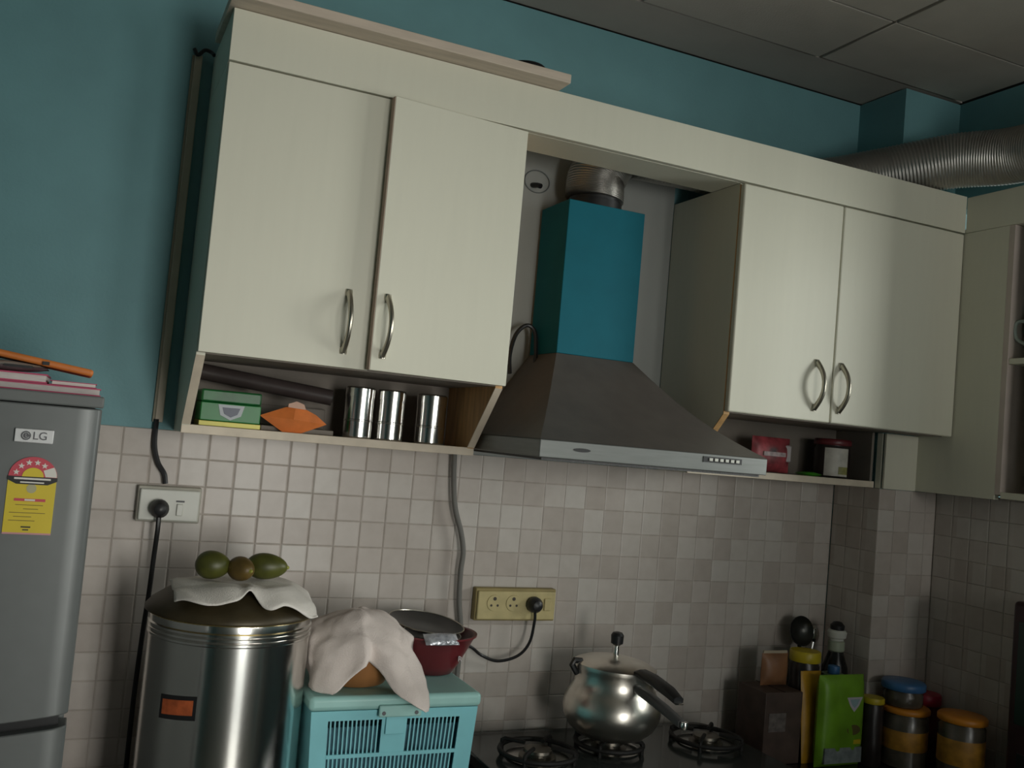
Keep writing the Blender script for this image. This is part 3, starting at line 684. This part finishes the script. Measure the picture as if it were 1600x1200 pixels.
plate((.795,-.172,ZL+.074), .068, 'dark plate tilted inside the red bowl, lower of two', PLD, .06, .03)
plate((.782,-.160,ZL+.0985), .090, 'dark plate with pale rim stacked topmost in the red bowl', PLD, .10, .09)
t = thing('plastic_packet', (.80,-.25,ZL+.09), 'crumpled clear plastic packet at the front of the red bowl', 'packet')
pillow(M(), (.785,-.262,ZL+.094), .040, .017, .010, Matrix.Rotation(.6,3,'X')).build('wrap', mat('shiny_wrap', (.50,.52,.56), .15, .3, var=.5, scale=50, bump=.8, bscale=60), t, smooth=80)

# ------------------------------------------------------------------ gas stove and pressure cooker
st = thing('gas_stove', (1.31, -.29, CT), 'black glass-top gas stove with three burners on the worktop', 'stove')
GLS = mat('smoked_glass_top', (.045,.05,.047), .12, var=.1)
def rrect(x0,x1,y0,y1,r,n=6):
    out = []
    for (cx0,cy0,a) in ((x1-r,y1-r,0),(x0+r,y1-r,90),(x0+r,y0+r,180),(x1-r,y0+r,270)):
        for i in range(n+1):
            q = math.radians(a+90*i/n); out.append((cx0+r*math.cos(q), cy0+r*math.sin(q)))
    return out
M().prism(rrect(.955,1.675,-.54,-.045,.03), 2, CT+.014, CT+.062).build('body', BLACK, st, bevel=.003)
M().prism(rrect(.925,1.695,-.555,-.030,.045), 2, CT+.0625, CT+.0705).build('glass_top', GLS, st, bevel=.0015)
for x in (1.0,1.63):
    for y in (-.1,-.5): M().lathe((x,y,CT+.0003), [(.016,0),(.014,.0135)], 14).build('foot', BLACK, st)
ZG = CT+.0708
IRON = mat('cast_iron', (.014,.013,.012), .6, .2, var=.3, scale=40, bump=.3)
BRASS = mat('burner_metal', (.20,.18,.15), .35, .9)
def burner(cx0, cy0, R=.092):
    b = M().lathe((cx0,cy0,ZG), [(.045,0),(.045,.006),(.03,.008),(.03,.014),(.036,.016),(.034,.022),(.012,.024)], 28).build('burner', BRASS, st, smooth=50)
    M().lathe((cx0,cy0,ZG), [(.075,0),(.078,.003),(.062,.0028),(.048,.0015)], 32).build('drip_tray', STEEL, b)
    g = M(); n = 28
    g.tube([(cx0+R*math.cos(2*math.pi*i/n), cy0+R*math.sin(2*math.pi*i/n), ZG+.016) for i in range(n+1)], .0062, 8)
    for k in range(4):
        a = math.pi/4+k*math.pi/2; c, s = math.cos(a), math.sin(a)
        g.tube([(cx0+c*R,cy0+s*R,ZG),(cx0+c*R,cy0+s*R,ZG+.027),(cx0+c*R*.93,cy0+s*R*.93,ZG+.030),(cx0+c*.034,cy0+s*.034,ZG+.030)], .0052, 8)
    g.build('pan_support', IRON, b)
burner(1.068,-.235); burner(1.285,-.20, .085); burner(1.578,-.205)
M().box(1.25,1.36,-.5555,-.562,CT+.02,CT+.06).build('front_strip', SATIN, st)
for x in (1.05,1.30,1.55): M().lathe((x,-.5405,CT+.037), [(.018,0),(.016,.018),(.012,.02)], 18, tilt=Matrix.Rotation(math.pi/2,3,'X')).build('knob', BLACK, st)

ALU = mat('worn_aluminium', (.85,.80,.72), .30, 1, var=.08, scale=14)
KX, KY, KZ = 1.285, -.20, ZG+.0362
pc = thing('pressure_cooker', (KX,KY,KZ), 'silver handi pressure cooker with black handles on the middle burner', 'pressure cooker')
M().lathe((KX,KY,KZ), [(.072,0),(.088,.004),(.108,.022),(.121,.046),(.1245,.066),(.121,.086),(.110,.108),(.101,.124),(.0985,.145),(.1015,.160),(.103,.166),(.098,.166)], 56).build('pot', ALU, pc, smooth=60)
R = Matrix.Rotation(math.radians(3),3,'Y')
lidp = M().lathe((KX,KY,KZ+.1665), [(.104,-.006),(.1055,0),(.1055,.005),(.100,.009),(.08,.018),(.05,.025),(.022,.0285),(.01,.029)], 48, tilt=R).build('lid', ALU, pc, smooth=40)
M().lathe((KX,KY,KZ+.195), [(.007,0),(.006,.024),(.009,.026)], 14).build('vent_stem', STEEL, lidp)
M().lathe((KX,KY,KZ+.2215), [(.009,0),(.0155,.004),(.0165,.024),(.012,.031),(.004,.033)], 18).build('weight', BLACK, lidp)
def bar(path, ws, hs, name, m, parent):
    n = len(path); vs = []; fs = []
    for (p, w, h) in zip(path, ws, hs):
        for i in range(8):
            a = 2*math.pi*(i+.5)/8
            cs = lambda t: math.copysign(abs(t)**.6, t)
            vs.append((p[0]+w*cs(math.cos(a)), p[1], p[2]+h*cs(math.sin(a))))
    for i in range(n-1):
        for k in range(8): fs.append((i*8+k,i*8+(k+1)%8,(i+1)*8+(k+1)%8,(i+1)*8+k))
    fs += [tuple(range(8)), tuple((n-1)*8+k for k in range(8))[::-1]]
    return M().add(vs, fs).build(name, m, parent, smooth=50)
h1 = bar([(KX+.002,KY-.100,KZ+.176),(KX+.002,KY-.125,KZ+.180),(KX,KY-.18,KZ+.179),(KX-.004,KY-.25,KZ+.172),(KX-.007,KY-.292,KZ+.163)], [.010,.014,.0155,.0165,.013], [.006,.012,.013,.012,.009], 'lid_handle', BLACK, pc)
M().lathe((KX-.007,KY-.294,KZ+.158), [(.011,0),(.012,.002),(.004,.004)], 12).build('handle_end', STEEL, h1)
h2 = bar([(KX+.004,KY-.104,KZ+.138),(KX+.006,KY-.15,KZ+.134),(KX+.010,KY-.22,KZ+.122),(KX+.014,KY-.282,KZ+.108)], [.009,.0125,.013,.011], [.010,.011,.011,.009], 'pot_handle', mat('grey_bakelite', (.10,.10,.10), .4), pc)
M().lathe((KX+.015,KY-.290,KZ+.107), [(.008,-.008),(.010,0),(.008,.008)], 12).build('hanging_ring', STEEL, h2)
M().tube([(KX-.102,KY+.01,KZ+.150),(KX-.118,KY+.01,KZ+.172),(KX-.112,KY+.01,KZ+.182),(KX-.092,KY+.01,KZ+.180)], .008, 8).build('lug', BLACK, pc)

# ------------------------------------------------------------------ things in the dark corner of the worktop
def jar(name, label, c, r, h, lidm, bodym, lidh=.02, lr=None, cat='jar', fill=None, band=None):
    t = thing(name, c, label, cat); lr = lr or r*1.05
    M().lathe((c[0],c[1],c[2]+.0004), [(r*.88,0),(r,.006),(r*1.0,h*.45),(r,h-.012),(r*.9,h-.003),(r*.9,h)], 30).build('body', bodym, t, smooth=50)
    M().lathe((c[0],c[1],c[2]+h+.0005), [(lr*.97,0),(lr,.002),(lr,lidh-.004),(lr*.94,lidh),(lr*.3,lidh+.001)], 30).build('lid', lidm, t, smooth=50)
    if band: M().lathe((c[0],c[1],c[2]+h*band[0]), [(r*1.001,0),(r*1.006,.001),(r*1.006,h*band[1]),(r*1.001,h*band[1]+.001)], 30).build('paper_label', band[2], t)
    return t
YELL = mat('yellow_lid', (.55,.42,.02), .4); ORL = mat('orange_lid', (.65,.24,.02), .4); BLUEL = mat('blue_lid', (.05,.16,.36), .4); REDL = mat('crimson_lid', (.38,.02,.05), .4)
CLEARD = mat('smoky_jar_plastic', (.10,.085,.065), .25, var=.4, scale=20); DARKJ = mat('dark_jar_content', (.03,.022,.02), .3, var=.4, scale=30)
AMB = mat('amber_label', (.45,.22,.03), .5, var=.3, scale=40)
t = thing('brown_carton', (1.833,-.14,CT), 'dark brown carton on the worktop at the right of the stove', 'carton')
M().box(1.768,1.896,-.205,-.085,CT+.0005,1.006).build('box', mat('dark_brown_card', (.07,.045,.035), .6, var=.3, scale=18), t, bevel=.002)
M().box(1.782,1.84,-.2065,-.205,.90,.95).build('print', mat('card_print', (.13,.11,.10), .6, var=.4, scale=60), t)
M().box(1.83,1.834,-.206,-.08,1.0062,1.0072).build('top_seam', DARK, t)
t = thing('orange_brown_packet', (1.85,-.15,1.007), 'orange-brown packet standing on the dark carton', 'packet')
RX = Matrix.Rotation(math.pi/2,3,'X')
pillow(M(), (1.848,-.135,1.0525), .046, .045, .020, RX).build('pouch', mat('orange_brown_foil', (.26,.12,.055), .45, var=.25, scale=18), t, smooth=80)
M().box(1.806,1.890,-.137,-.133,1.0965,1.104).build('crimp', mat('pale_crimp', (.45,.38,.28), .5), t)
jar('spice_jar', 'dark jar with a bright yellow lid behind the green pouch', (1.962,-.130,CT), .042, .262, YELL, DARKJ, .030)
t = thing('yellow_pouch', (1.935,-.185,CT), 'yellow-orange pouch leaning between dark carton and green pouch', 'pouch')
pillow(M(), (1.938,-.196,CT+.124), .036, .124, .009, Matrix.Rotation(math.radians(84),3,'X')).build('pouch', mat('yellow_orange_foil', (.50,.26,.015), .4, var=.2, scale=16), t, smooth=80)
gb = thing('green_pouch', (1.995,-.24,CT), 'bright green pouch with white emblem standing in the corner', 'pouch')
GRN = mat('lime_green_foil', (.16,.34,.02), .4, var=.25, scale=14)
pillow(M(), (1.996,-.242,CT+.126), .080, .125, .024, Matrix.Rotation(math.radians(90),3,'X'), 24, 20, p=6).build('pouch', GRN, gb, smooth=80)
EM = mat('emblem_white', (.55,.50,.55), .5)
fy = -.2655
M().prism([(1.998,1.004),(2.054,1.004),(2.042,.981),(2.026,.964),(2.010,.981)], 1, fy-.0014, fy+.006).build('emblem', EM, gb)
M().prism([(2.008,.999),(2.044,.999),(2.036,.984),(2.026,.975),(2.016,.984)], 1, fy-.0018, fy-.0013).build('emblem_inner', mat('emblem_blue', (.3,.42,.45), .5), gb)
M().box(1.930,2.062,fy-.0008,fy+.006,.826,.868).build('pale_panel', mat('pale_grey_print', (.22,.25,.25), .5, var=.3, scale=40), gb)
M().box(2.025,2.056,fy-.0014,fy+.006,.876,.888).build('yellow_print', YELL, gb)
M().prism([(2.028+.024*math.cos(q*math.pi/8), .915+.014*math.sin(q*math.pi/8)) for q in range(16)], 1, fy-.0014, fy+.006).build('picture_print', mat('print_brown', (.12,.10,.03), .5), gb)
wbt = jar('water_bottle', 'clear bottle with small blue cap just behind the green pouch', (2.032,-.172,CT), .036, .235, BLUEL, mat('pale_green_plastic', (.22,.32,.22), .3), .022, .017, 'bottle')
bt = thing('dark_bottle', (2.090,-.115,CT), 'tall dark bottle with white neck bands and black cap in the corner', 'bottle')
M().lathe((2.09,-.115,CT+.0004), [(.036,0),(.040,.006),(.040,.20),(.036,.24),(.024,.275),(.021,.285)], 28).build('body', mat('dark_bottle_glass', (.015,.014,.013), .2), bt, smooth=50)
M().lathe((2.09,-.115,CT+.2855), [(.021,0),(.024,.003),(.024,.028),(.021,.031)], 24).build('neck_band', mat('pale_green_band', (.40,.44,.33), .4), bt)
M().lathe((2.09,-.115,CT+.317), [(.020,0),(.020,.006),(.026,.009),(.028,.024),(.024,.031)], 24).build('neck_band', WHITE, bt, label='white neck band')
M().lathe((2.09,-.115,CT+.3485), [(.020,0),(.021,.012),(.012,.022),(.004,.024)], 20).build('cap', BLACK, bt)
uh = thing('utensil_holder', (2.032,-.050,CT), 'dark upright utensil holder behind the bottles', 'holder')
M().lathe((2.032,-.050,CT+.0004), [(.032,0),(.035,.004),(.037,.205),(.038,.21),(.034,.21),(.032,.02)], 28).build('cup', BLACK, uh)
ld = thing('black_ladle', (1.995,-.06,CT+.02), 'black round-headed ladle sticking up from the utensil holder', 'ladle')
M().tube(spline([(2.034,-.046,CT+.026),(2.026,-.046,CT+.15),(2.012,-.048,CT+.27),(2.008,-.052,CT+.30)], 6), .006, 8).build('handle', BLACK, ld)
M().lathe((2.003,-.060,CT+.332), [(.006,-.022),(.030,-.016),(.043,0),(.044,.005),(.036,-.006),(.012,-.016)], 28, tilt=Matrix.Rotation(math.radians(78),3,'X')).build('bowl', mat('dull_black_steel', (.05,.05,.045), .3, .7), ld, smooth=50)
sp = thing('steel_spoon', (2.02,-.06,CT+.02), 'steel spoon standing in the utensil holder beside the dark bottle', 'spoon')
M().tube(spline([(2.040,-.045,CT+.026),(2.046,-.046,CT+.18),(2.060,-.052,CT+.30)], 6), .004, 8).build('handle', STEEL, sp)
M().lathe((2.063,-.054,CT+.318), [(.002,-.024),(.012,-.014),(.015,0),(.012,.014),(.002,.022)], 16, squash=.35).build('bowl', STEEL, sp, smooth=60)
jar('spice_jar', 'slim dark jar with yellow lid, right of the green pouch', (2.112,-.248,CT), .030, .172, YELL, DARKJ, .016)
oj = jar('storage_jar', 'smoky jar with orange lid under the small blue-lidded tub', (2.216,-.268,CT), .064, .150, ORL, CLEARD, .016, .067, band=(.35,.35,AMB))
jar('small_tub', 'small tub with blue lid stacked on the orange-lidded jar', (2.206,-.266,CT+.1675), .054, .046, BLUEL, CLEARD, .022, .060, cat='tub')
jar('storage_jar', 'jar with crimson lid between the two orange-lidded jars', (2.327,-.236,CT), .042, .160, REDL, mat('reddish_jar', (.13,.025,.03), .35, var=.5, scale=20), .030, .045)
jar('storage_jar', 'smoky jar with orange lid nearest the right edge of the photo', (2.262,-.422,CT), .060, .166, ORL, CLEARD, .018, .064, band=(.35,.4,AMB))
ap = thing('maroon_appliance', (2.31,-.68,CT), 'tall dark maroon appliance cut off by the right edge of the photo', 'appliance')
MAR = mat('dark_maroon_enamel', (.035,.012,.016), .35, var=.2)
M().box(2.252,2.368,-.562,-.80,CT+.012,1.33).build('housing', MAR, ap, bevel=.012, bseg=4)
M().box(2.262,2.36,-.572,-.79,CT+.0005,CT+.0118).build('base', BLACK, ap)
M().box(2.2495,2.2515,-.585,-.78,1.02,1.28).build('front_panel', mat('dark_green_panel', (.015,.04,.03), .25), ap, bevel=.0008)
M().box(2.247,2.2515,-.60,-.76,.88,.95).build('vent_panel', BLACK, ap)

# ------------------------------------------------------------------ things on the open shelves
ZQ = ZS+.0175
gp = thing('green_carton', (.288,-.12,ZQ), 'green carton with silver emblem and gold base on the left open shelf', 'carton')
GRB = mat('green_card', (.01,.17,.035), .4, var=.15)
M().box(.226,.354,-.150,-.055,ZQ+.012,ZQ+.052).build('box', GRB, gp, bevel=.002)
M().box(.226,.354,-.146,-.058,ZQ+.0525,ZQ+.080).build('upper_flap', mat('dark_green_card', (.012,.12,.03), .4, var=.3, scale=20), gp, bevel=.004)
M().box(.2245,.3555,-.152,-.054,ZQ+.0005,ZQ+.0118).build('base_band', mat('gold_foil', (.30,.27,.06), .4, .4), gp, bevel=.001)
M().prism([(.262,ZQ+.049),(.318,ZQ+.049),(.312,ZQ+.026),(.290,ZQ+.016),(.268,ZQ+.026)], 1, -.1512, -.150).build('emblem', mat('emblem_silver', (.35,.38,.40), .4), gp)
M().prism([(.271,ZQ+.043),(.309,ZQ+.043),(.304,ZQ+.029),(.290,ZQ+.022),(.276,ZQ+.029)], 1, -.1520, -.1512).build('emblem_inner', mat('emblem_dark', (.05,.06,.10), .4), gp)
t = thing('rolled_tube', (.37,-.09,ZQ+.06), 'long dark rolled tube leaning across the left open shelf behind the green carton', 'roll')
p0, p1 = Vector((.216,-.040,ZQ+.122)), Vector((.520,-.105,ZQ+.088))
M().tube([p0, p0.lerp(p1,.3), p0.lerp(p1,.7), p1], .0185, 20).build('roll', mat('dark_vinyl', (.05,.038,.036), .35, var=.2), t)
M().tube([p1-(p1-p0).normalized()*.003, p1+(p1-p0).normalized()*.002], .011, 16).build('core', DARK, t)
t = thing('stacked_tray', (.40,-.05,ZQ), 'dull brown tray behind the orange packet holding up the roll', 'tray')
M().box(.36,.525,-.130,-.012,ZQ+.0005,ZQ+.012).build('base', PLYBACK, t, bevel=.002)
M().box(.36,.525,-.030,-.012,ZQ+.0125,ZQ+.060).build('back', PLYBACK, t, bevel=.002)
t = thing('orange_packet', (.42,-.15,ZQ), 'bright orange diamond-shaped packet at the front of the left open shelf', 'packet')
c0 = (.424,-.146,ZQ+.034)
m = M(); rim = [(.352,.634-.601),(.405,.6015-.601),(.445,.6005-.601),(.503,.626-.601),(.478,.645-.601),(.430,.666-.601),(.395,.652-.601)]
vs = [(x,-.148,ZQ+z) for x, z in rim]; k = len(vs)
vs += [(c0[0],-.166,c0[2]-.004),(c0[0],-.128,c0[2])]
fs = [(i,(i+1)%k,k) for i in range(k)]+[((i+1)%k,i,k+1) for i in range(k)]
M().add(vs, fs).build('pouch', mat('bright_orange_foil', (.72,.20,.045), .5, var=.15, scale=25), t, smooth=20)
M().prism([(.412,ZQ+.0565),(.452,ZQ+.054),(.447,ZQ+.0655),(.430,ZQ+.071),(.412,ZQ+.064)], 1, -.1535, -.146).build('crimp', mat('pale_orange', (.55,.32,.22), .5), t)
def canister(x, y, label, h=.122, r=.034):
    t = thing('steel_canister', (x,y,ZQ), label, 'canister', 'steel canisters on the left open shelf')
    M().lathe((x,y,ZQ+.0004), [(r-.003,0),(r,.003),(r,h*.32),(r+.0012,h*.33),(r+.0012,h*.35),(r,h*.36),(r,h*.78)], 36).build('body', STEEL, t, smooth=40)
    M().lathe((x,y,ZQ+h*.785), [(r+.001,0),(r+.001,h*.17),(r-.003,h*.2),(r*.3,h*.205)], 36).build('lid', STEEL, t, smooth=40)
canister(.587,-.105,'steel canister nearest the orange packet, first of three'); canister(.664,-.103,'middle steel canister of the three on the left open shelf'); canister(.768,-.100,'steel canister standing apart nearest the brown side panel', .122, .036)
t = thing('red_white_packet', (1.81,-.1,ZQ), 'red and white packet on the right open shelf behind the hood edge', 'packet')
pillow(M(), (1.812,-.095,ZQ+.052), .068, .050, .020, RX).build('pouch', mat('red_white_foil', (.30,.05,.06), .4, var=.9, scale=22), t, smooth=80)
M().box(1.852,1.879,-.108,-.085,ZQ+.034,ZQ+.083).build('white_side', mat('packet_white', (.5,.45,.45), .5), t, bevel=.004)
M().box(1.772,1.85,-.118,-.110,ZQ+.048,ZQ+.060).build('print_band', mat('packet_pale', (.45,.36,.36), .5, var=.4, scale=70), t)
jar('label_jar', 'jar with dark red lid and white label on the right open shelf', (2.042,-.095,ZQ), .052, .096, mat('dark_red_lid', (.14,.02,.025), .4), DARKJ, .018, .054)
def arc_label(c, r, z0, z1, a0, a1, m, parent, name):
    n = 10; vs = []; fs = []
    for i in range(n+1):
        a = a0+(a1-a0)*i/n
        for (rr, z) in ((r+.0012,z0),(r+.0012,z1),(r-.001,z1),(r-.001,z0)): vs.append((c[0]+rr*math.cos(a), c[1]+rr*math.sin(a), z))
    for i in range(n):
        for j in range(4): fs.append((i*4+j,i*4+(j+1)%4,(i+1)*4+(j+1)%4,(i+1)*4+j))
    fs += [(0,1,2,3), tuple(n*4+j for j in (3,2,1,0))]
    return M().add(vs, fs).build(name, m, parent, smooth=50)
lj = [o for o in bpy.data.objects if o.name.startswith('label_jar')][0]
arc_label((2.042,-.095), .052, ZQ+.006, ZQ+.088, math.radians(205), math.radians(285), mat('jar_label_white', (.55,.52,.46), .5, var=.15, scale=40), lj, 'paper_label')
arc_label((2.042,-.095), .0532, ZQ+.012, ZQ+.034, math.radians(250), math.radians(283), mat('jar_label_olive', (.25,.24,.08), .5, var=.3, scale=60), lj, 'label_print')
t = thing('green_sachet', (1.926,-.13,ZQ), 'small bright green sachet lying on the right open shelf', 'sachet')
pillow(M(), (1.928,-.128,ZQ+.0062), .036, .022, .006).build('pouch', mat('vivid_green_foil', (.06,.36,.02), .4), t, smooth=80)
# white cup in the corner shelf unit
cu = thing('white_cup', (2.345,-.535,1.972), 'white and green cup on the upper shelf of the corner unit', 'cup')
M().lathe((2.345,-.535,1.9725), [(.022,0),(.026,.003),(.038,.05),(.043,.095),(.044,.13),(.041,.13),(.036,.06),(.02,.01)], 32).build('cup_wall', mat('pale_green_ceramic', (.45,.52,.47), .3), cu, smooth=50)
M().lathe((2.345,-.535,2.04), [(.0405,0),(.0425,.002),(.0445,.03),(.043,.032)], 32).build('painted_band', mat('green_glaze', (.08,.25,.18), .3), cu)
M().tube(spline([(2.318,-.505,2.08),(2.298,-.488,2.07),(2.298,-.490,2.03),(2.320,-.512,2.01)], 6), .005, 8).build('cup_handle', mat('pale_green_ceramic', (.45,.52,.47), .3), cu)
